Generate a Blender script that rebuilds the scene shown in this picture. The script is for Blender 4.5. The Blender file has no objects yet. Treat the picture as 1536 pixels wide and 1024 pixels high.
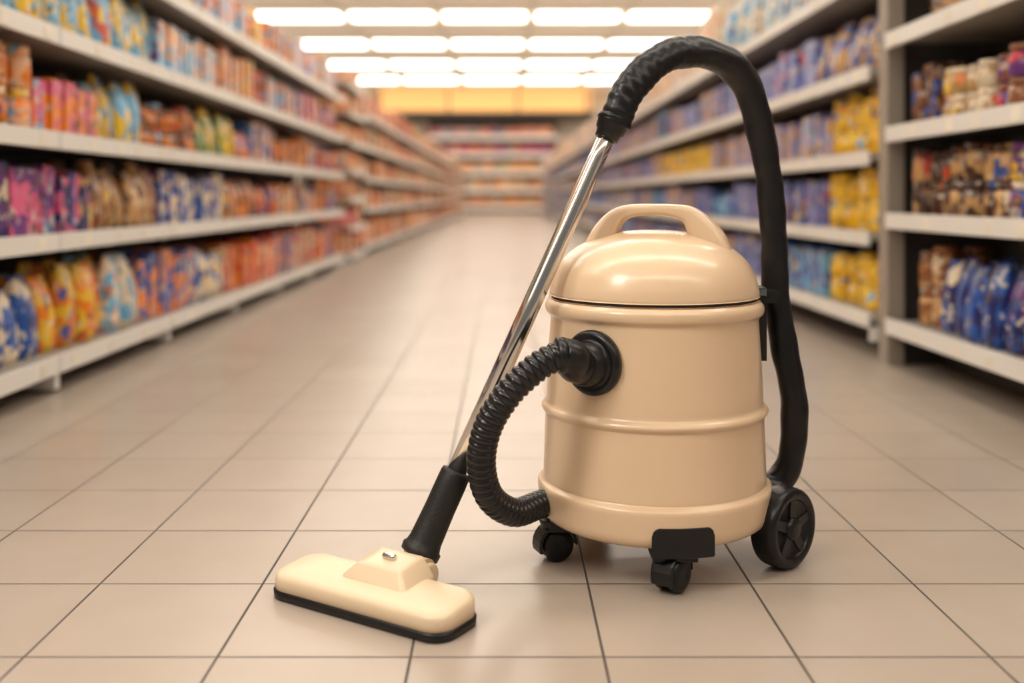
import bpy, bmesh, math, random
from mathutils import Vector, Matrix
random.seed(7)
sc = bpy.context.scene
sc.view_settings.view_transform = 'Standard'
sc.view_settings.look = 'None'
sc.view_settings.exposure = 0.0

# ---------------------------------------------------------------- materials
def mat(name, col, rough=0.5, metal=0.0, coat=0.0, bump=0.0, bscale=60, var=0.0, vscale=4, emis=None, estr=0, spec=0.5):
    m = bpy.data.materials.new(name); m.use_nodes = True
    nt = m.node_tree; b = nt.nodes['Principled BSDF']
    b.inputs['Base Color'].default_value = (*col, 1)
    b.inputs['Roughness'].default_value = rough
    b.inputs['Metallic'].default_value = metal
    b.inputs['Coat Weight'].default_value = coat
    b.inputs['Coat Roughness'].default_value = 0.14
    b.inputs['Specular IOR Level'].default_value = spec
    tc = nt.nodes.new('ShaderNodeTexCoord')
    if bump or var:
        n = nt.nodes.new('ShaderNodeTexNoise'); n.inputs['Scale'].default_value = bscale
        n.inputs['Detail'].default_value = 4
        nt.links.new(tc.outputs['Object'], n.inputs['Vector'])
    if bump:
        bp = nt.nodes.new('ShaderNodeBump'); bp.inputs['Strength'].default_value = bump
        bp.inputs['Distance'].default_value = 0.004
        nt.links.new(n.outputs['Fac'], bp.inputs['Height']); nt.links.new(bp.outputs['Normal'], b.inputs['Normal'])
    if var:
        n2 = nt.nodes.new('ShaderNodeTexNoise'); n2.inputs['Scale'].default_value = vscale
        nt.links.new(tc.outputs['Object'], n2.inputs['Vector'])
        mx = nt.nodes.new('ShaderNodeMix'); mx.data_type = 'RGBA'
        mx.inputs[6].default_value = (*[c*(1-var) for c in col], 1)
        mx.inputs[7].default_value = (*[min(1, c*(1+var)) for c in col], 1)
        nt.links.new(n2.outputs['Fac'], mx.inputs[0]); nt.links.new(mx.outputs[2], b.inputs['Base Color'])
    if emis:
        b.inputs['Emission Color'].default_value = (*emis, 1)
        b.inputs['Emission Strength'].default_value = estr
    return m

M_beige = mat('beige_plastic', (0.74, 0.545, 0.355), 0.30, coat=0.4, var=0.03, vscale=6)
M_nozzle = mat('beige_nozzle_plastic', (0.76, 0.60, 0.41), 0.40, coat=0.15, var=0.03)
M_black = mat('black_plastic', (0.006, 0.006, 0.007), 0.33, bump=0.12, bscale=90, spec=.4)
M_rubber = mat('black_rubber', (0.005, 0.005, 0.006), 0.34, bump=0.45, bscale=38, spec=.38)
M_ribbed = mat('ribbed_rubber', (0.006, 0.006, 0.007), 0.25, spec=.5)
M_cuff = mat('cuff_plastic', (0.013, 0.012, 0.011), 0.5, bump=0.2, bscale=200, spec=.4)
M_chrome = mat('chrome', (0.68, 0.66, 0.64), 0.13, metal=1.0)
M_seam = mat('seam_dark', (0.03, 0.025, 0.02), 0.6)
M_lip = mat('shelf_white_metal', (0.74, 0.71, 0.66), 0.4, var=0.04)
M_label = mat('price_label', (0.80, 0.74, 0.62), 0.6, var=0.25, vscale=3)
M_shelf = mat('shelf_grey_metal', (0.36, 0.33, 0.29), 0.45)
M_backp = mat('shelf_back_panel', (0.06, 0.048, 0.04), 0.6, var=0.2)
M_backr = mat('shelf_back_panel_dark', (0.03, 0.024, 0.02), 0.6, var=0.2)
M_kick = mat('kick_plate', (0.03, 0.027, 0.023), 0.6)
M_post = mat('shelf_post', (0.30, 0.255, 0.205), 0.5)
M_ceil = mat('ceiling_cream_glow', (0.82, 0.74, 0.64), 0.8, emis=(1, .87, .70), estr=0.22)  # weak emission stands in for light on the ceiling between panels
M_beam = mat('ceiling_grid', (0.70, 0.62, 0.52), 0.7, emis=(1, .87, .70), estr=0.10)  # beams glow faintly too, imitating light bounced onto them
M_wall = mat('wall_cream', (0.75, 0.68, 0.58), 0.8, var=0.04)
M_panel = mat('light_panel', (1, 1, 1), 0.5, emis=(1.0, 0.93, 0.835), estr=8.8)
M_wood = mat('wood_fascia_glow', (0.80, 0.42, 0.13), 0.5, var=0.15, vscale=0.7, emis=(1.0, 0.55, 0.20), estr=0.7)  # own emission imitates the warm light on the wood
M_dark = mat('dark_trim', (0.03, 0.02, 0.015), 0.6)

def floor_mat():
    m = bpy.data.materials.new('floor_tiles'); m.use_nodes = True
    nt = m.node_tree; N = nt.nodes; L = nt.links; b = N['Principled BSDF']
    tc = N.new('ShaderNodeTexCoord'); sp = N.new('ShaderNodeSeparateXYZ'); L.new(tc.outputs['Object'], sp.inputs[0])
    def math_(op, a, c=None):
        n = N.new('ShaderNodeMath'); n.operation = op
        for i, v in enumerate((a, c)):
            if v is None: continue
            if isinstance(v, (int, float)): n.inputs[i].default_value = v
            else: L.new(v, n.inputs[i])
        return n.outputs[0]
    def axis(out, off):
        s = math_('DIVIDE', math_('ADD', out, -off + 30.0), 0.3)
        fr = math_('FRACT', s); fl = math_('FLOOR', s)
        d = math_('MINIMUM', fr, math_('SUBTRACT', 1.0, fr))
        return d, fl
    dx, fx = axis(sp.outputs['X'], 0.156); dy, fy = axis(sp.outputs['Y'], 0.09)
    d = math_('MINIMUM', dx, dy)
    g = N.new('ShaderNodeMapRange'); g.interpolation_type = 'SMOOTHSTEP'
    g.inputs['From Min'].default_value = 0.0055; g.inputs['From Max'].default_value = 0.0095
    L.new(d, g.inputs['Value'])
    cb = N.new('ShaderNodeCombineXYZ'); L.new(fx, cb.inputs[0]); L.new(fy, cb.inputs[1])
    wn = N.new('ShaderNodeTexWhiteNoise'); L.new(cb.outputs[0], wn.inputs['Vector'])
    n1 = N.new('ShaderNodeTexNoise'); n1.inputs['Scale'].default_value = 7; n1.inputs['Detail'].default_value = 6
    L.new(tc.outputs['Object'], n1.inputs['Vector'])
    n2 = N.new('ShaderNodeTexNoise'); n2.inputs['Scale'].default_value = 220; n2.inputs['Detail'].default_value = 2
    L.new(tc.outputs['Object'], n2.inputs['Vector'])
    f = math_('ADD', math_('MULTIPLY', wn.outputs['Value'], 0.3), math_('ADD', math_('MULTIPLY', n1.outputs['Fac'], 0.5), math_('MULTIPLY', n2.outputs['Fac'], 0.2)))
    mx = N.new('ShaderNodeMix'); mx.data_type = 'RGBA'
    mx.inputs[6].default_value = (0.370, 0.305, 0.250, 1); mx.inputs[7].default_value = (0.465, 0.388, 0.322, 1)
    L.new(f, mx.inputs[0])
    mg = N.new('ShaderNodeMix'); mg.data_type = 'RGBA'; mg.inputs[6].default_value = (0.065, 0.054, 0.045, 1)
    L.new(g.outputs[0], mg.inputs[0]); L.new(mx.outputs[2], mg.inputs[7]); L.new(mg.outputs[2], b.inputs['Base Color'])
    r = N.new('ShaderNodeMapRange'); r.inputs['To Min'].default_value = 0.7; r.inputs['To Max'].default_value = 0.27
    L.new(g.outputs[0], r.inputs['Value']); L.new(r.outputs[0], b.inputs['Roughness'])
    bp = N.new('ShaderNodeBump'); bp.inputs['Distance'].default_value = 0.002; bp.inputs['Strength'].default_value = 0.5
    L.new(g.outputs[0], bp.inputs['Height']); L.new(bp.outputs['Normal'], b.inputs['Normal'])
    return m
M_floor = floor_mat()

def goods_mat():
    m = bpy.data.materials.new('printed_packaging'); m.use_nodes = True
    nt = m.node_tree; N = nt.nodes; L = nt.links; b = N['Principled BSDF']
    a = N.new('ShaderNodeAttribute'); a.attribute_name = 'ColA'
    c = N.new('ShaderNodeAttribute'); c.attribute_name = 'ColB'
    c3 = N.new('ShaderNodeAttribute'); c3.attribute_name = 'ColC'
    tc = N.new('ShaderNodeTexCoord')
    def layer(scale, lo, hi, mx_, prev, col, seedv):
        mp = N.new('ShaderNodeMapping'); mp.inputs['Location'].default_value = (seedv, seedv*2, -seedv)
        L.new(tc.outputs['Object'], mp.inputs['Vector'])
        n = N.new('ShaderNodeTexNoise'); n.inputs['Scale'].default_value = scale; n.inputs['Detail'].default_value = 1.5
        L.new(mp.outputs[0], n.inputs['Vector'])
        r = N.new('ShaderNodeMapRange'); r.inputs['From Min'].default_value = lo; r.inputs['From Max'].default_value = hi; r.inputs['To Max'].default_value = mx_
        L.new(n.outputs['Fac'], r.inputs['Value'])
        mx = N.new('ShaderNodeMix'); mx.data_type = 'RGBA'
        L.new(r.outputs[0], mx.inputs[0]); L.new(prev, mx.inputs[6])
        if isinstance(col, tuple): mx.inputs[7].default_value = col
        else: L.new(col, mx.inputs[7])
        return mx.outputs[2]
    o = layer(12, .50, .54, 1, a.outputs['Color'], c.outputs['Color'], 0)
    o = layer(17, .57, .60, .9, o, c3.outputs['Color'], 3.1)
    o = layer(27, .61, .65, .7, o, (0.72, 0.66, 0.56, 1), 7.7)
    o = layer(21, .62, .66, .75, o, (0.05, 0.035, 0.05, 1), 11.3)
    L.new(o, b.inputs['Base Color'])
    b.inputs['Roughness'].default_value = 0.35
    return m
M_goods = goods_mat()

# ---------------------------------------------------------------- mesh helpers
class MB:
    def __init__(s): s.v = []; s.f = []; s.mi = []; s.mats = []; s.sm = []
    def mid(s, m):
        if m not in s.mats: s.mats.append(m)
        return s.mats.index(m)
    def add(s, vs, fs, m, smooth=False):
        o = len(s.v); s.v += [tuple(p) for p in vs]; k = s.mid(m)
        for f in fs: s.f.append([i+o for i in f]); s.mi.append(k); s.sm.append(smooth)
    def box(s, x0, x1, y0, y1, z0, z1, m):
        if x0 > x1: x0, x1 = x1, x0
        vs = [(x, y, z) for z in (z0, z1) for y in (y0, y1) for x in (x0, x1)]
        s.add(vs, [(0,2,3,1),(4,5,7,6),(0,1,5,4),(2,6,7,3),(0,4,6,2),(1,3,7,5)], m)
    def build(s, name, parent=None, bevel=0, loc=None):
        me = bpy.data.meshes.new(name); me.from_pydata(s.v, [], s.f)
        for m in s.mats: me.materials.append(m)
        me.polygons.foreach_set('material_index', s.mi); me.polygons.foreach_set('use_smooth', s.sm)
        me.update()
        bm = bmesh.new(); bm.from_mesh(me); bmesh.ops.recalc_face_normals(bm, faces=bm.faces); bm.to_mesh(me); bm.free()
        o = bpy.data.objects.new(name, me); sc.collection.objects.link(o)
        if parent: o.parent = parent
        if bevel:
            b = o.modifiers.new('bevel', 'BEVEL'); b.width = bevel; b.segments = 3; b.limit_method = 'ANGLE'
        return o

def rings(mb, ringlist, m, cap=True, smooth=True):
    n = len(ringlist[0]); vs = [p for r in ringlist for p in r]; fs = []
    for i in range(len(ringlist)-1):
        for j in range(n):
            k = (j+1) % n
            fs.append((i*n+j, i*n+k, (i+1)*n+k, (i+1)*n+j))
    if cap:
        fs.append(tuple(range(n))[::-1]); fs.append(tuple(range((len(ringlist)-1)*n, len(ringlist)*n)))
    mb.add(vs, fs, m, smooth)

def catmull(pts, step):
    P = [Vector(p) for p in pts]; P = [P[0]*2-P[1]] + P + [P[-1]*2-P[-2]]
    d = []
    for i in range(1, len(P)-2):
        for k in range(40):
            t = k/40; a, b, c, e = P[i-1], P[i], P[i+1], P[i+2]
            d.append(0.5*((2*b) + (c-a)*t + (2*a-5*b+4*c-e)*t*t + (3*b-a-3*c+e)*t**3))
    d.append(P[-2]); out = [d[0]]; acc = 0
    cum = [0]
    for i in range(1, len(d)): cum.append(cum[-1]+(d[i]-d[i-1]).length)
    T = cum[-1]; n = max(4, int(T/step)); j = 0; out = []
    for i in range(n+1):
        s = T*i/n
        while j < len(d)-2 and cum[j+1] < s: j += 1
        seg = cum[j+1]-cum[j] or 1e-9
        out.append(d[j].lerp(d[j+1], min(1, (s-cum[j])/seg)))
    return out, T

def sweep(mb, pts, rad, m, step=0.004, seg=28):
    c, T = catmull(pts, step); n = len(c); up = Vector((0.1, 1, 0.05)); rl = []
    for i in range(n):
        t = (c[min(i+1, n-1)]-c[max(i-1, 0)]).normalized()
        a = (up - t*up.dot(t)).normalized(); b = t.cross(a); up = a
        s = T*i/(n-1)
        rl.append([c[i]+(a*math.cos(q)+b*math.sin(q))*rad(s, T, q) for q in [2*math.pi*j/seg for j in range(seg)]])
    rings(mb, rl, m)

def lathe(mb, prof, org, axis, m, seg=48, smooth=True):
    org = Vector(org); ax = Vector(axis).normalized()
    h = Vector((0, 0, 1)) if abs(ax.z) < 0.9 else Vector((1, 0, 0))
    a = (h-ax*h.dot(ax)).normalized(); b = ax.cross(a)
    rl = [[org+ax*t+(a*math.cos(q)+b*math.sin(q))*max(r, 1e-5) for q in [2*math.pi*j/seg for j in range(seg)]] for t, r in prof]
    rings(mb, rl, m, cap=True, smooth=smooth)

# ---------------------------------------------------------------- room shell
def simple_box(name, x0, x1, y0, y1, z0, z1, m):
    b = MB(); b.box(x0, x1, y0, y1, z0, z1, m); return b.build(name)
CH = 5.62
simple_box('floor', -9, 9, -8, 47.4, -0.1, 0, M_floor)
simple_box('wall_back', -9, 9, 47.2, 47.4, 0, CH, M_wall)
simple_box('wall_left', -9.2, -9, -8, 47.4, 0, CH, M_wall)
simple_box('wall_right', 9, 9.2, -8, 47.4, 0, CH, M_wall)
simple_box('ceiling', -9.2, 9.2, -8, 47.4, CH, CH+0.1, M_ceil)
g = MB(); p = MB()
xs = [-1.77+2.53*k for k in range(-2, 5)]
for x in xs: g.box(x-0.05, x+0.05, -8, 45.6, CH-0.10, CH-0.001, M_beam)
y = 43.2
while y > -7:
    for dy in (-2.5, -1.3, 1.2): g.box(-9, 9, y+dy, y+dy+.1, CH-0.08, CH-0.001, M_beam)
    for x in xs[:-1]: p.box(x+0.17, x+2.36, y-0.46, y+0.46, CH-0.04, CH-0.002, M_panel)
    y -= 5.08
g.build('ceiling_grid'); p.build('ceiling_light_panels')

# far fascia
f = MB()
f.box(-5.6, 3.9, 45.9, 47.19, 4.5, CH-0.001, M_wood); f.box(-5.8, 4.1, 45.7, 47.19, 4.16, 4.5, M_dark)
for k in range(4): f.box(-5.6+k*3.1, -5.52+k*3.1, 45.87, 45.9, 4.5, CH-0.12, M_kick)
f.build('wooden_fascia')

# ---------------------------------------------------------------- shelves
def gondola(s, y0, y1, levels, top, xf=1.6, depth=0.5, back=M_backp, posts=True, bay=1.25, upright=False):
    b = MB()
    rnd = random.Random(int(y0*10+s))
    xb = xf+depth
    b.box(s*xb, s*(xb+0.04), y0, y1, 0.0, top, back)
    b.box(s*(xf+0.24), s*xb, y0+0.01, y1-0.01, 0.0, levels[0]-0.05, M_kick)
    for z in levels:
        b.box(s*(xf+0.012), s*xb, y0+0.004, y1-0.004, z-0.03, z, M_shelf)
        yy = y0
        while yy < y1-0.05:
            ye = min(yy+bay, y1)
            b.box(s*xf, s*(xf+0.014), yy+0.006, ye-0.006, z-0.054, z+0.010, M_lip)
            if z == levels[0]: b.box(s*(xf+.02), s*(xf+.24), yy+.005, yy+.04, z-.115, z-.05, M_lip)
            yy += bay
        yl = y0+.1
        while yl < min(y1, 14)-.1:
            b.box(s*(xf-0.003), s*xf, yl, yl+.055, z-0.046, z-.004, M_label); yl += rnd.uniform(.2, .5)
    if posts:
        yy = y0
        while yy < y1+0.01:
            b.box(s*(xb-0.04), s*xb, yy-0.02, yy+0.02, 0, top, M_post); yy += bay
    if upright:
        b.box(s*(xf+.02), s*(xf+.09), y1+.02, y1+.12, 0, 2.3, M_post)
        b.box(s*(xf+.10), s*(xb+.04), y1+.05, y1+.08, 0, 2.3, back)
    return b.build('supermarket_shelf')

def hexc(r, g, b_):
    return tuple((c/255)**2.2 for c in (r, g, b_))
C = dict(blue=hexc(35,85,165), navy=hexc(30,40,100), lblue=hexc(105,175,215), cream=hexc(235,215,180), orange=hexc(235,130,30),
         yellow=hexc(240,195,50), red=hexc(205,60,35), brown=hexc(140,85,45), tan=hexc(200,155,100), purple=hexc(110,55,125),
         pink=hexc(215,95,135), peach=hexc(240,185,140), lav=hexc(140,145,200), green=hexc(110,150,90), teal=hexc(90,160,180),
         dbrown=hexc(75,45,30), white=hexc(235,230,225), gold=hexc(228,172,10))
CK = list(C)

class Goods:
    def __init__(s): s.mb = MB(); s.a = []; s.b = []; s.c = []
    def _c(s, n, a, b):
        j = random.uniform(0.8, 1.12); c = C[random.choice(('blue','orange','cream','purple','red','lblue','yellow','brown'))] if random.random() < .55 else b
        s.a += [(*[min(1, c_*j) for c_ in a], 1)]*n; s.b += [(*[min(1, c_*j) for c_ in b], 1)]*n; s.c += [(*c, 1)]*n
    def box(s, x, y, z, d, w, h, a, b):
        q = random.uniform(-.07, .07); cs, sn = math.cos(q), math.sin(q); e = 0.006
        vs = []
        for zz, k in ((z, e), (z+e, 0), (z+h-e, 0), (z+h, e)):
            for sx, sy in ((-1,-1),(1,-1),(1,1),(-1,1)):
                u, v = sx*(d/2-k), sy*(w/2-k); vs.append((x+u*cs-v*sn, y+u*sn+v*cs, zz))
        fs = [(3,2,1,0),(12,13,14,15)]+[(i*4+j, i*4+(j+1)%4, (i+1)*4+(j+1)%4, (i+1)*4+j) for i in range(3) for j in range(4)]
        s.mb.add(vs, fs, M_goods); s._c(16, a, b)
    def pouch(s, x, y, z, d, w, h, a, b):
        q = random.uniform(-.15, .15); cs, sn = math.cos(q), math.sin(q); vs = []; ln = random.uniform(-.02, .02)
        for t, kd, kw in ((0,.8,.94),(.12,1,1),(.5,.9,1),(.85,.45,.95),(.93,.1,.9),(1,.08,.97)):
            for m_ in range(8):
                an = math.pi*2*(m_+.5)/8; cx, cy = math.cos(an), math.sin(an)
                sx = math.copysign(abs(cx)**.5, cx); sy = math.copysign(abs(cy)**.5, cy)
                u, v = sx*d/2*kd, sy*w/2*kw; vs.append((x+u*cs-v*sn+ln*t*t, y+u*sn+v*cs+ln*t*.5, z+h*t))
        n = 6
        fs = [tuple(range(8))[::-1], tuple(range(40, 48))]+[(i*8+j, i*8+(j+1)%8, (i+1)*8+(j+1)%8, (i+1)*8+j) for i in range(n-1) for j in range(8)]
        s.mb.add(vs, fs, M_goods, True); s._c(48, a, b)
    def jar(s, x, y, z, d, w, h, a, b):
        r = w/2*.97
        for prof, ca, cb in ((((0,.9),(.06,1),(.68,1),(.78,.82)), a, b), (((.78,.88),(.8,.92),(.98,.92),(1,.85)), b, b)):
            vs = []
            for t, k in prof:
                for j in range(12):
                    an = 2*math.pi*j/12; vs.append((x+r*k*math.cos(an), y+r*k*math.sin(an), z+h*t))
            fs = [tuple(range(12))[::-1], tuple(range(36, 48))]+[(i*12+j, i*12+(j+1)%12, (i+1)*12+(j+1)%12, (i+1)*12+j) for i in range(3) for j in range(12)]
            s.mb.add(vs, fs, M_goods, True); s._c(48, ca, cb)
    def build(s):
        o = s.mb.build('packaged_groceries')
        for nm, dat in (('ColA', s.a), ('ColB', s.b), ('ColC', s.c)):
            at = o.data.color_attributes.new(nm, 'FLOAT_COLOR', 'POINT')
            at.data.foreach_set('color', [c for t in dat for c in t])
        return o

def stock(G, s, y0, y1, z, gap, runs, auto, xf=1.6, setb=0.06, wmin=.08, wmax=.14, depth=.5):
    """runs: list of (yend, A, B, type, height)"""
    y = y0+0.03; cur = None; ri = 0; rest = 0
    while True:
        if ri < len(runs) and y < runs[ri][0]:
            _, A, B, ty, hh = runs[ri]; w = {'jar': .105, 'pouch': random.uniform(.12,.16), 'box': random.uniform(.09,.13)}[ty]
        elif ri < len(runs): ri += 1; continue
        else:
            if rest <= 0:
                k = random.choice(auto); A, B, ty = k; rest = random.uniform(.3, .8); w = random.uniform(wmin, wmax); hh = random.uniform(.58, .82)
            rest -= w
        if y+w > y1-0.02: break
        h = (gap-0.03)*hh*random.uniform(.86, 1.05); h = min(h, gap-0.04)
        fn = getattr(G, ty); cy = y+w/2
        dd = .15 if ty == 'box' else .12
        if ty == 'jar': dd = w
        jit = random.uniform(0, .04)
        for r in range(2):
            cx = xf+setb+jit+dd/2+r*(dd+.02)
            if cx+dd/2 > xf+depth-.045: break
            if ty == 'jar' and h > .17:
                G.jar(s*cx, cy, z+.001, dd, w, h/2-.002, C[A], C[B]); G.jar(s*cx, cy, z+.002+h/2, dd, w, h/2-.002, C[A], C[B])
            else: fn(s*cx, cy, z+.001, dd, w*.96, h, C[A], C[B])
        y += w+.005

LL = [.13, .572, .938, 1.315, 1.70]
gondola(-1, 1.2, 10.35, LL, 2.05)
GL = Goods()
autoB = [('orange','red','box'),('red','cream','box'),('orange','brown','pouch'),('blue','orange','box'),('tan','orange','box')]
autoM = [('brown','orange','box'),('navy','tan','box'),('orange','cream','box'),('purple','orange','pouch'),('blue','peach','box'),('brown','red','jar')]
autoP = [('peach','orange','box'),('pink','peach','box'),('yellow','orange','pouch'),('orange','lblue','box'),('peach','lav','box')]
stock(GL,-1,1.2,10.35,LL[0],.44,[(3.72,'blue','cream','pouch',.72),(4.3,'orange','yellow','pouch',.78),(4.75,'lblue','cream','pouch',.78),(5.5,'blue','orange','box',.75),(6.1,'cream','blue','pouch',.7),(7.4,'red','orange','box',.68)],autoB)
stock(GL,-1,1.2,10.35,LL[1],.36,[(3.5,'navy','purple','box',.78),(3.8,'pink','purple','box',.8),(4.1,'navy','pink','box',.74),(5.0,'brown','tan','pouch',.88),(6.1,'blue','cream','box',.8),(6.9,'brown','orange','pouch',.8)],autoM)
stock(GL,-1,1.2,10.35,LL[2],.37,[(3.55,'orange','peach','jar',.96),(4.2,'orange','pink','box',.66),(4.75,'lblue','yellow','pouch',.85),(5.6,'orange','brown','jar',.68),(6.3,'yellow','green','pouch',.8)],autoM)
stock(GL,-1,1.2,10.35,LL[3],.38,[(3.9,'yellow','lblue','pouch',.9),(4.9,'lblue','yellow','pouch',.92),(5.9,'lblue','peach','box',.76),(6.8,'orange','tan','box',.8)],autoM+autoP)
stock(GL,-1,1.2,10.35,LL[4],.45,[(5.6,'peach','yellow','pouch',.9)],autoP)
GL.build()

# promo display between the two shelf runs
LD = [.1+.3*k for k in range(7)]
gondola(-1, 10.65, 11.85, LD, 2.15, xf=1.58, bay=1.2)
GD = Goods()
for z in LD: stock(GD,-1,10.65,11.85,z,.3,[],[('peach','orange','box'),('pink','orange','box'),('orange','peach','box')],xf=1.58)
GD.build()

gondola(-1, 12.1, 44, LL, 2.0, xf=1.62, bay=2.5)
GF = Goods()
autoF = [('peach','orange','box'),('orange','brown','box'),('tan','peach','box'),('red','peach','box'),('tan','cream','box')]  # paler warm colours stand in for haze over the far run
for z, gp in zip(LL, (.44,.36,.37,.38,.45)): stock(GF,-1,12.1,44,z,gp,[],autoF,xf=1.62,wmin=.25,wmax=.4)
GF.build()

LR = [.19, .55, .905, 1.28, 1.72]
gondola(1, 4.5, 44, LR, 2.1, bay=2.5)
GR = Goods()
autoR = [('blue','lav','box'),('lav','cream','box'),('blue','lblue','pouch'),('lav','tan','box'),('navy','lblue','box'),('tan','lav','box')]
stock(GR,1,4.5,44,LR[0],.36,[(5.25,'gold','yellow','jar',.8),(6.6,'blue','lblue','box',.75)],autoR)
stock(GR,1,4.5,44,LR[1],.355,[(5.2,'gold','yellow','jar',.88),(7.4,'blue','lav','box',.75)],autoR)
stock(GR,1,4.5,44,LR[2],.375,[(5.25,'gold','yellow','jar',.86),(6.2,'lav','tan','box',.7),(8.2,'tan','lav','box',.7),(11,'gold','yellow','jar',.7)],autoR)
stock(GR,1,4.5,44,LR[3],.44,[(5.4,'blue','tan','pouch',.72),(8,'lav','blue','box',.68)],autoR)
stock(GR,1,4.5,44,LR[4],.68,[(5.8,'blue','cream','pouch',.65),(8,'cream','lblue','pouch',.7)],[('cream','peach','box'),('cream','lav','box'),('white','peach','pouch')])
GR.build()

LN = [.195, .635, .995, 1.385, 1.80]
gondola(1, 1.0, 4.3, LN, 2.1, back=M_backr, bay=1.65, depth=.62, upright=True)
GN = Goods()
stock(GN,1,1.0,4.3,LN[0],.44,[(2.9,'tan','blue','pouch',.68),(3.3,'yellow','teal','pouch',.75),(3.95,'blue','navy','pouch',.72),(4.3,'tan','brown','jar',.82)],autoR,depth=.62,setb=.05)
stock(GN,1,1.0,4.3,LN[1],.36,[(3.4,'brown','purple','jar',.75),(4.3,'tan','dbrown','jar',.8)],autoR,depth=.62,setb=.06)
stock(GN,1,1.0,4.3,LN[2],.39,[(3.5,'purple','brown','jar',.62),(3.9,'tan','cream','jar',.62),(4.3,'dbrown','brown','box',.7)],autoR,depth=.62,setb=.07)
stock(GN,1,1.0,4.3,LN[3],.42,[(4.3,'dbrown','tan','jar',.55)],autoR,depth=.62,setb=.1)
GN.build()

# far end shelf (faces the camera)
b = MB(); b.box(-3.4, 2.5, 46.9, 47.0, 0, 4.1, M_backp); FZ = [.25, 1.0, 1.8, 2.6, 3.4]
G = Goods()
for z in FZ:
    b.box(-3.4, 2.5, 46.2, 46.9, z-.06, z, M_shelf); b.box(-3.4, 2.5, 46.15, 46.2, z-.14, z+.06, M_lip)
    x = -3.35
    pal = random.choice
    while x < 2.3:
        w = random.uniform(.25, .4)
        if x+w > 2.45: break
        A, B = pal([('tan','cream'),('orange','tan'),('brown','cream'),('peach','orange')]) if z < 2.5 else pal([('red','purple'),('blue','tan'),('red','peach')])
        G.box(x+w/2, 46.45, z+.001, w*.95, .3, random.uniform(.35, .5), C[A], C[B]); x += w
for x in (-3.4, -.5, 2.44): b.box(x, x+.06, 46.16, 46.9, 0, 4.1, M_post)
b.build('supermarket_shelf'); G.build()

# ---------------------------------------------------------------- vacuum cleaner
vac = bpy.data.objects.new('vacuum_cleaner', None); sc.collection.objects.link(vac); vac.location = (0, 0, 0)
CX, CY = 0.30, 2.05
def smoothprof(pr, n=5):
    P = [Vector((a, b, 0)) for a, b in pr]; P = [P[0]]+P+[P[-1]]; o = []
    for i in range(1, len(P)-2):
        for k in range(n):
            t = k/n; a, b_, c, e = P[i-1], P[i], P[i+1], P[i+2]
            q = 0.5*((2*b_)+(c-a)*t+(2*a-5*b_+4*c-e)*t*t+(3*b_-a-3*c+e)*t**3); o.append((q.x, q.y))
    o.append((P[-2].x, P[-2].y)); return o
b = MB()
prof = [(.078,.0),(.078,.10),(.078,.185),(.080,.205),(.087,.219),(.100,.2265),(.120,.2290),(.136,.2305),(.146,.2310),(.152,.2290),(.1555,.2235),(.159,.2195),(.165,.2195),
        (.20,.2185),(.25,.217),(.283,.2158),(.288,.2165),(.293,.2212),(.298,.2235),(.303,.2215),(.308,.2163),(.314,.2140),(.33,.2135),(.40,.2100),(.46,.2062),(.474,.2055),(.480,.2080),
        (.486,.2138),(.494,.2160),(.502,.2148),(.508,.2105),(.5125,.2045),(.513,.19),(.513,.0)]
lathe(b, smoothprof(prof), (CX, CY, 0), (0, 0, 1), M_beige, seg=128)
b.build('tank', vac)
b = MB(); lathe(b, [(.512,.19),(.512,.2035),(.5185,.2035),(.5185,.19)], (CX, CY, 0), (0, 0, 1), M_seam, seg=96); b.build('lid_seam', vac)
b = MB()
lathe(b, smoothprof([(.518,.0),(.518,.15),(.518,.203),(.521,.2065),(.528,.2065),(.545,.203),(.568,.1945),(.59,.180),(.608,.160),(.624,.132),(.636,.100),(.643,.07),(.647,.03),(.647,.0)]), (CX, CY, 0), (0, 0, 1), M_beige, seg=128)
# carry handle
ya = math.radians(-14); du = Vector((math.cos(ya), math.sin(ya), 0)); dv = Vector((-du.y, du.x, 0))
hp = [(-.128,.565,.050,.030),(-.118,.602,.046,.030),(-.102,.640,.040,.026),(-.083,.669,.034,.019),(-.056,.6845,.031,.0135),(-.01,.688,.031,.0115),(.030,.6865,.032,.0125),(.062,.678,.034,.018),(.084,.655,.038,.027),(.104,.622,.043,.034),(.118,.585,.048,.034),(.122,.565,.050,.03)]
c = []
for i in range(len(hp)-1):
    for k in range(6):
        t = k/6; p0 = hp[max(i-1,0)]; p1 = hp[i]; p2 = hp[i+1]; p3 = hp[min(i+2, len(hp)-1)]
        c.append([0.5*((2*p1[j])+(p2[j]-p0[j])*t+(2*p0[j]-5*p1[j]+4*p2[j]-p3[j])*t*t+(3*p1[j]-p0[j]-3*p2[j]+p3[j])*t**3) for j in range(4)])
c.append(list(hp[-1])); rl = []
for i, q in enumerate(c):
    a = c[max(i-1,0)]; e = c[min(i+1,len(c)-1)]
    t = (du*(e[0]-a[0])+Vector((0,0,e[1]-a[1]))).normalized(); nrm = dv.cross(t)
    o = Vector((CX+.006, CY-.01, 0))+du*q[0]+Vector((0,0,q[1])); r = []
    for j in range(32):
        an = 2*math.pi*j/32; cx, sx = math.cos(an), math.sin(an)
        r.append(o+dv*math.copysign(abs(cx)**.6, cx)*q[2]+nrm*math.copysign(abs(sx)**.6, sx)*q[3])
    rl.append(r)
rings(b, rl, M_beige)
b.build('lid_with_handle', vac)

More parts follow.
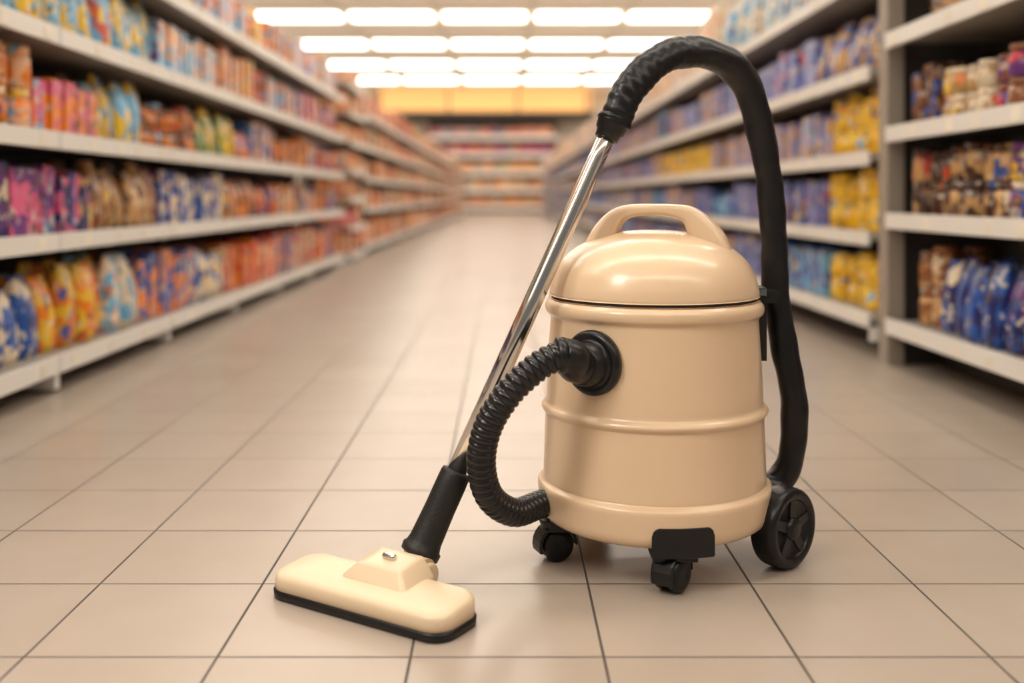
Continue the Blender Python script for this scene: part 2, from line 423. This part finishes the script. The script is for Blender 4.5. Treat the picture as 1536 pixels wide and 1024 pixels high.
def patch(mb, a0, a1, z0, z1, r0, r1, m, rc=0.3, taper=0.0):
    """curved plate hugging the tank; angles measured from +X, rounded plan via inset of top corners"""
    n = 14; rows = []
    for (zz, ins) in ((z0, 0), (z0+(z1-z0)*.7, 0), (z0+(z1-z0)*.9, .03), (z1, .10)):
        rows.append((zz, ins))
    rl = []
    for zz, ins in rows:
        w = a1-a0; A0 = a0+w*ins; A1 = a1-w*ins; ring = []
        for j in range(n+1):
            q = A0+(A1-A0)*j/n; ring.append(Vector((CX+r1*math.cos(q), CY+r1*math.sin(q), zz)))
        for j in range(n, -1, -1):
            q = A0+(A1-A0)*j/n; ring.append(Vector((CX+r0*math.cos(q), CY+r0*math.sin(q), zz)))
        rl.append(ring)
    rings(mb, rl, m, smooth=False)

# hose port
pn = Vector((-.64, -.77, 0)).normalized(); P0 = Vector((CX, CY, .408))+pn*.200
b = MB()
lathe(b, [(0,.05),(.006,.060),(.016,.0605),(.022,.057),(.024,.049),(.020,.044),(.028,.041),(.048,.038),(.052,.035)], P0, pn, M_black, seg=64)
sweep(b, [P0+pn*.04, P0+pn*.062+Vector((-.004,0,.003)), (.125,1.832,.426), (.104,1.822,.434)], lambda s,T,q: .034-.004*s/T, M_black, seg=40)
lathe(b, [(0,.027),(.002,.0325),(.016,.0325),(.018,.028)], (.112,1.825,.432), Vector((-1,-.15,-.05)), M_black)
b.build('hose_port', vac)
b = MB()
pitch = .0140
sweep(b, [(.112,1.825,.432),(.088,1.817,.428),(.053,1.81,.408),(.008,1.80,.367),(-.0271,1.81,.3075),(-.0393,1.83,.2376),(-.0242,1.86,.1692),(.0186,1.91,.126),(.0641,1.97,.1203),(.115,2.02,.124)],
      lambda s,T,q: .0222+.0045*abs(math.sin(math.pi*s/pitch))**.7, M_ribbed, step=pitch/9, seg=40)
b.build('ribbed_hose', vac)

# wand
A = Vector((-.150, 1.870, .069)); Bp = Vector((.214, 2.0, .857)); ax = (Bp-A).normalized(); LT = (Bp-A).length
b = MB()
lathe(b, [(.13,.0185),(.50,.0180),(.80,.0172),(LT+.01,.0170)], A, ax, M_chrome, seg=64); b.build('chrome_tube', vac)
b = MB()
lathe(b, [(-.012,.022),(-.008,.036),(.004,.037),(.008,.033),(.02,.0305),(.08,.0285),(.125,.0285),(.148,.0280),(.154,.0265),(.155,.018)], A, ax, M_cuff, seg=56); b.build('tube_cuff', vac)
b = MB()
lathe(b, [(-.035,.0175),(-.034,.023),(-.02,.0245),(-.016,.029),(.0,.031),(.002,.034),(.010,.034),(.012,.031),(.02,.0305)], Bp, ax, M_black, seg=56)
hosepts = [(.2170,2.0,.853),(.2320,2.0,.8959),(.2655,2.01,.9452),(.320,2.03,.989),(.3897,2.06,1.0045),(.4534,2.08,.9881),(.5014,2.10,.9391),(.5285,2.11,.8578),(.549,2.12,.7619),(.560,2.12,.6378),
           (.5628,2.12,.5274),(.5752,2.11,.4185),(.593,2.10,.3106),(.5943,2.10,.2286),(.5834,2.10,.165),(.553,2.10,.125),(.50,2.12,.112)]
def hr(s, T, q):
    u = s/T; r = .0320 if u < .25 else .0320-.005*min(1, (u-.25)/.2)
    w = math.sin(s*95+math.sin(q)*2)*.0006+math.sin(s*43+q*2)*.0009
    w += .0010*math.sin(s*300+math.sin(2*q))*max(0, 1-u/.25)
    return r+w+.0014*math.cos(3*q+s*4)
sweep(b, hosepts, hr, M_rubber, step=.003, seg=40)
b.build('suction_hose', vac)
# clip that holds the hose, at the side of the tank
b = MB(); patch(b, math.radians(-16), math.radians(8), .395, .535, .195, .220, M_black)
b.box(.512, .556, 2.06, 2.10, .50, .525, M_black)
b.build('hose_clip', vac)

# big wheels
def wheel(name, c, n, r, w):
    b = MB(); n = Vector(n).normalized(); c = Vector(c); h = w/2
    lathe(b, smoothprof([(-h, r*.72),(-h, r*.86),(-h+.004, r*.96),(-h*.4, r),(h*.4, r),(h-.004, r*.96),(h, r*.86),(h-.002, r*.74),(h-.007, r*.70)], 3), c, n, M_rubber, seg=64)
    lathe(b, smoothprof([(h-.008,.0),(h-.008,r*.55),(h-.008,r*.74)], 2), c, n, M_black)
    lathe(b, smoothprof([(h-.009, r*.30),(h-.002, r*.27),(h+.003, r*.18),(h+.004, 0)], 3), c, n, M_black)
    z = Vector((0,0,1)); t = z.cross(n)
    for k in range(5):
        an = 2*math.pi*k/5+.3; d = t*math.cos(an)+z*math.sin(an); e = n.cross(d)
        vs = []
        for rr, ww in ((r*.18, r*.14), (r*.76, r*.10)):
            for hh in (h-.009, h-.005):
                for sg in (-1, 1): vs.append(c+d*rr+e*ww*sg+n*hh)
        b.add(vs, [(0,1,3,2),(4,6,7,5),(0,4,5,1),(2,3,7,6),(0,2,6,4),(1,5,7,3)], M_black)
    return b
wn = Vector((.66, -.75, 0)).normalized()
b = wheel('w', (.541, 1.980, .077), wn, .077, .054)
b2 = Vector((.541,1.980,.077))-wn*.02
lathe(b, [(0,.03),(.06,.03)], b2, -wn, M_black)
b.build('rear_wheel', vac)
b = wheel('w', (.30-.13, 2.05+.235, .077), (-.6,.8,0), .077, .054)
lathe(b, [(0,.03),(.06,.03)], Vector((.17,2.285,.077)), (.6,-.8,0), M_black)
b.build('rear_wheel', vac)
# housing of the wheel next to the hose end
b = MB()
lathe(b, smoothprof([(0,.0),(0,.028),(.01,.036),(.05,.036),(.06,.028),(.06,0)],3), (.50,2.06,.125), Vector((.7,-.1,-.15)), M_black)
b.build('axle_housing', vac)

# swivel casters
def caster(name, cx, cy, ang, r=.030, housing=True, hz=.085):
    b = MB(); f = Vector((math.cos(ang), math.sin(ang), 0)); s = Vector((-f.y, f.x, 0)); c = Vector((cx, cy, r))
    for sg in (-1, 1):
        h = .013
        lathe(b, smoothprof([(-h*.9,0),(-h*.95,r*.6),(-h*.6,r*.93),(0,r),(h*.6,r*.93),(h*.95,r*.6),(h*.9,0)],3), c+s*sg*.0145, s, M_rubber, seg=40)
    # hood: arch over the wheels
    rl = []
    for k in range(13):
        an = math.radians(-20+k*17); ring = []
        d = f*math.cos(an)+Vector((0,0,1))*math.sin(an)
        for rr, ww in ((r*1.10,.023),(r*1.28,.021),(r*1.28,-.021),(r*1.10,-.023)): ring.append(c+d*rr+s*ww)
        rl.append(ring)
    rings(b, rl, M_black, smooth=False)
    lathe(b, [(0,.020),(.02,.026),(.030,.030)], Vector((cx, cy, 0))+f*.004+Vector((0,0,.052)), (0,0,1), M_black)
    return b
b = caster('c', .306, 1.860, math.radians(-128), r=.033)
patch(b, math.radians(-99), math.radians(-70), .070, .124, .19, .2325, M_black)
b.box(.268, .350, 1.835, 1.90, .058, .085, M_black)
b.build('front_caster', vac, bevel=.003)
b = caster('c', .102, 2.02, math.radians(200), r=.032); b.box(.090,.15,1.985,2.05,.062,.09,M_black)
b.build('side_caster', vac, bevel=.003)

# floor nozzle
u = Vector((.845,-.535,0)).normalized(); v = Vector((.535,.845,0)).normalized(); NC = Vector((-.228,1.776,0))
EL, EW = .016, .004
def outline(hl, hw, rc, z, n=10, vo=0, uo=0, zs=0):
    pts = []
    if hl > .1: hl += EL; hw += EW
    for (sx, sy, a0) in ((1,1,0),(-1,1,90),(-1,-1,180),(1,-1,270)):
        for k in range(n+1):
            an = math.radians(a0+90*k/n)
            x = sx*(hl-rc)+rc*math.cos(an); y_ = sy*(hw-rc)+rc*math.sin(an)
            pts.append(NC+u*(x+uo)+v*(y_+vo)+Vector((0,0,z+zs*y_)))
    return pts
b = MB()
rings(b, [outline(.172,.053,.034,0), outline(.178,.058,.038,.002), outline(.179,.059,.039,.014), outline(.174,.055,.036,.0165)], M_black)
b.build('nozzle_sole', vac)
b = MB()
rings(b, [outline(.172,.053,.036,.015), outline(.176,.0565,.038,.017), outline(.176,.0565,.038,.037,zs=.04), outline(.174,.0550,.037,.043,zs=.05), outline(.169,.051,.035,.047,zs=.06), outline(.160,.043,.030,.0495,zs=.07), outline(.12,.012,.01,.051,zs=.07)], M_nozzle)
# raised neck block
rings(b, [outline(.074,.048,.010,.040,vo=.028,uo=.012), outline(.070,.045,.010,.052,vo=.030,uo=.012), outline(.050,.036,.006,.075,vo=.036,uo=.012,zs=.10), outline(.048,.034,.005,.0775,vo=.036,uo=.012,zs=.10), outline(.03,.02,.004,.078,vo=.036,uo=.012,zs=.10)], M_nozzle)
# side ears that hold the swivel joint
for eu in (-.034, .060):
    lathe(b, smoothprof([(-.006,.0),(-.006,.018),(-.003,.022),(.003,.022),(.006,.018),(.006,0)],3), NC+u*eu+v*.086+Vector((0,0,.042)), u, M_nozzle)
lathe(b, smoothprof([(-.040,.0),(-.040,.024),(-.036,.028),(.036,.028),(.040,.024),(.040,0)],3), NC+u*.014+v*.082+Vector((0,0,.044)), u, M_nozzle)
lathe(b, [(-.05,.024),(0,.029),(.004,.029)], A-ax*.008, ax, M_nozzle)
b.build('nozzle_body', vac)
b = MB()
o = NC+u*.010+v*.036+Vector((0,0,.082))
lathe(b, smoothprof([(-.013,0),(-.013,.004),(-.008,.0062),(.008,.0062),(.013,.004),(.013,0)],3), o, u, M_chrome)
b.build('nozzle_latch', vac)

# ---------------------------------------------------------------- added light, world, camera
ld = bpy.data.lights.new('added_key_light', 'AREA'); ld.shape = 'RECTANGLE'; ld.size = .8; ld.size_y = 1.2; ld.energy = 48; ld.color = (1, .96, .89)  # added light without a fixture, for directional light and the lid highlight
lo = bpy.data.objects.new('added_key_light', ld); sc.collection.objects.link(lo); lo.location = (-2.1, .1, 2.9)
lo.rotation_euler = (Vector((.3, 2.05, .3))-lo.location).to_track_quat('-Z', 'Y').to_euler()
w = bpy.data.worlds.new('world'); sc.world = w; w.use_nodes = True
w.node_tree.nodes['Background'].inputs[0].default_value = (1, .94, .86, 1)
w.node_tree.nodes['Background'].inputs[1].default_value = 0.2
cam = bpy.data.cameras.new('camera'); co = bpy.data.objects.new('camera', cam); sc.collection.objects.link(co)
co.location = (0, 0, .715); co.rotation_euler = (math.radians(90), 0, 0)
cam.lens = 36.02; cam.sensor_width = 36; cam.shift_x = 13/1536; cam.shift_y = -218/1536
cam.clip_start = .05; cam.clip_end = 200
cam.dof.use_dof = True; cam.dof.focus_distance = 1.93; cam.dof.aperture_fstop = 1.35
sc.camera = co
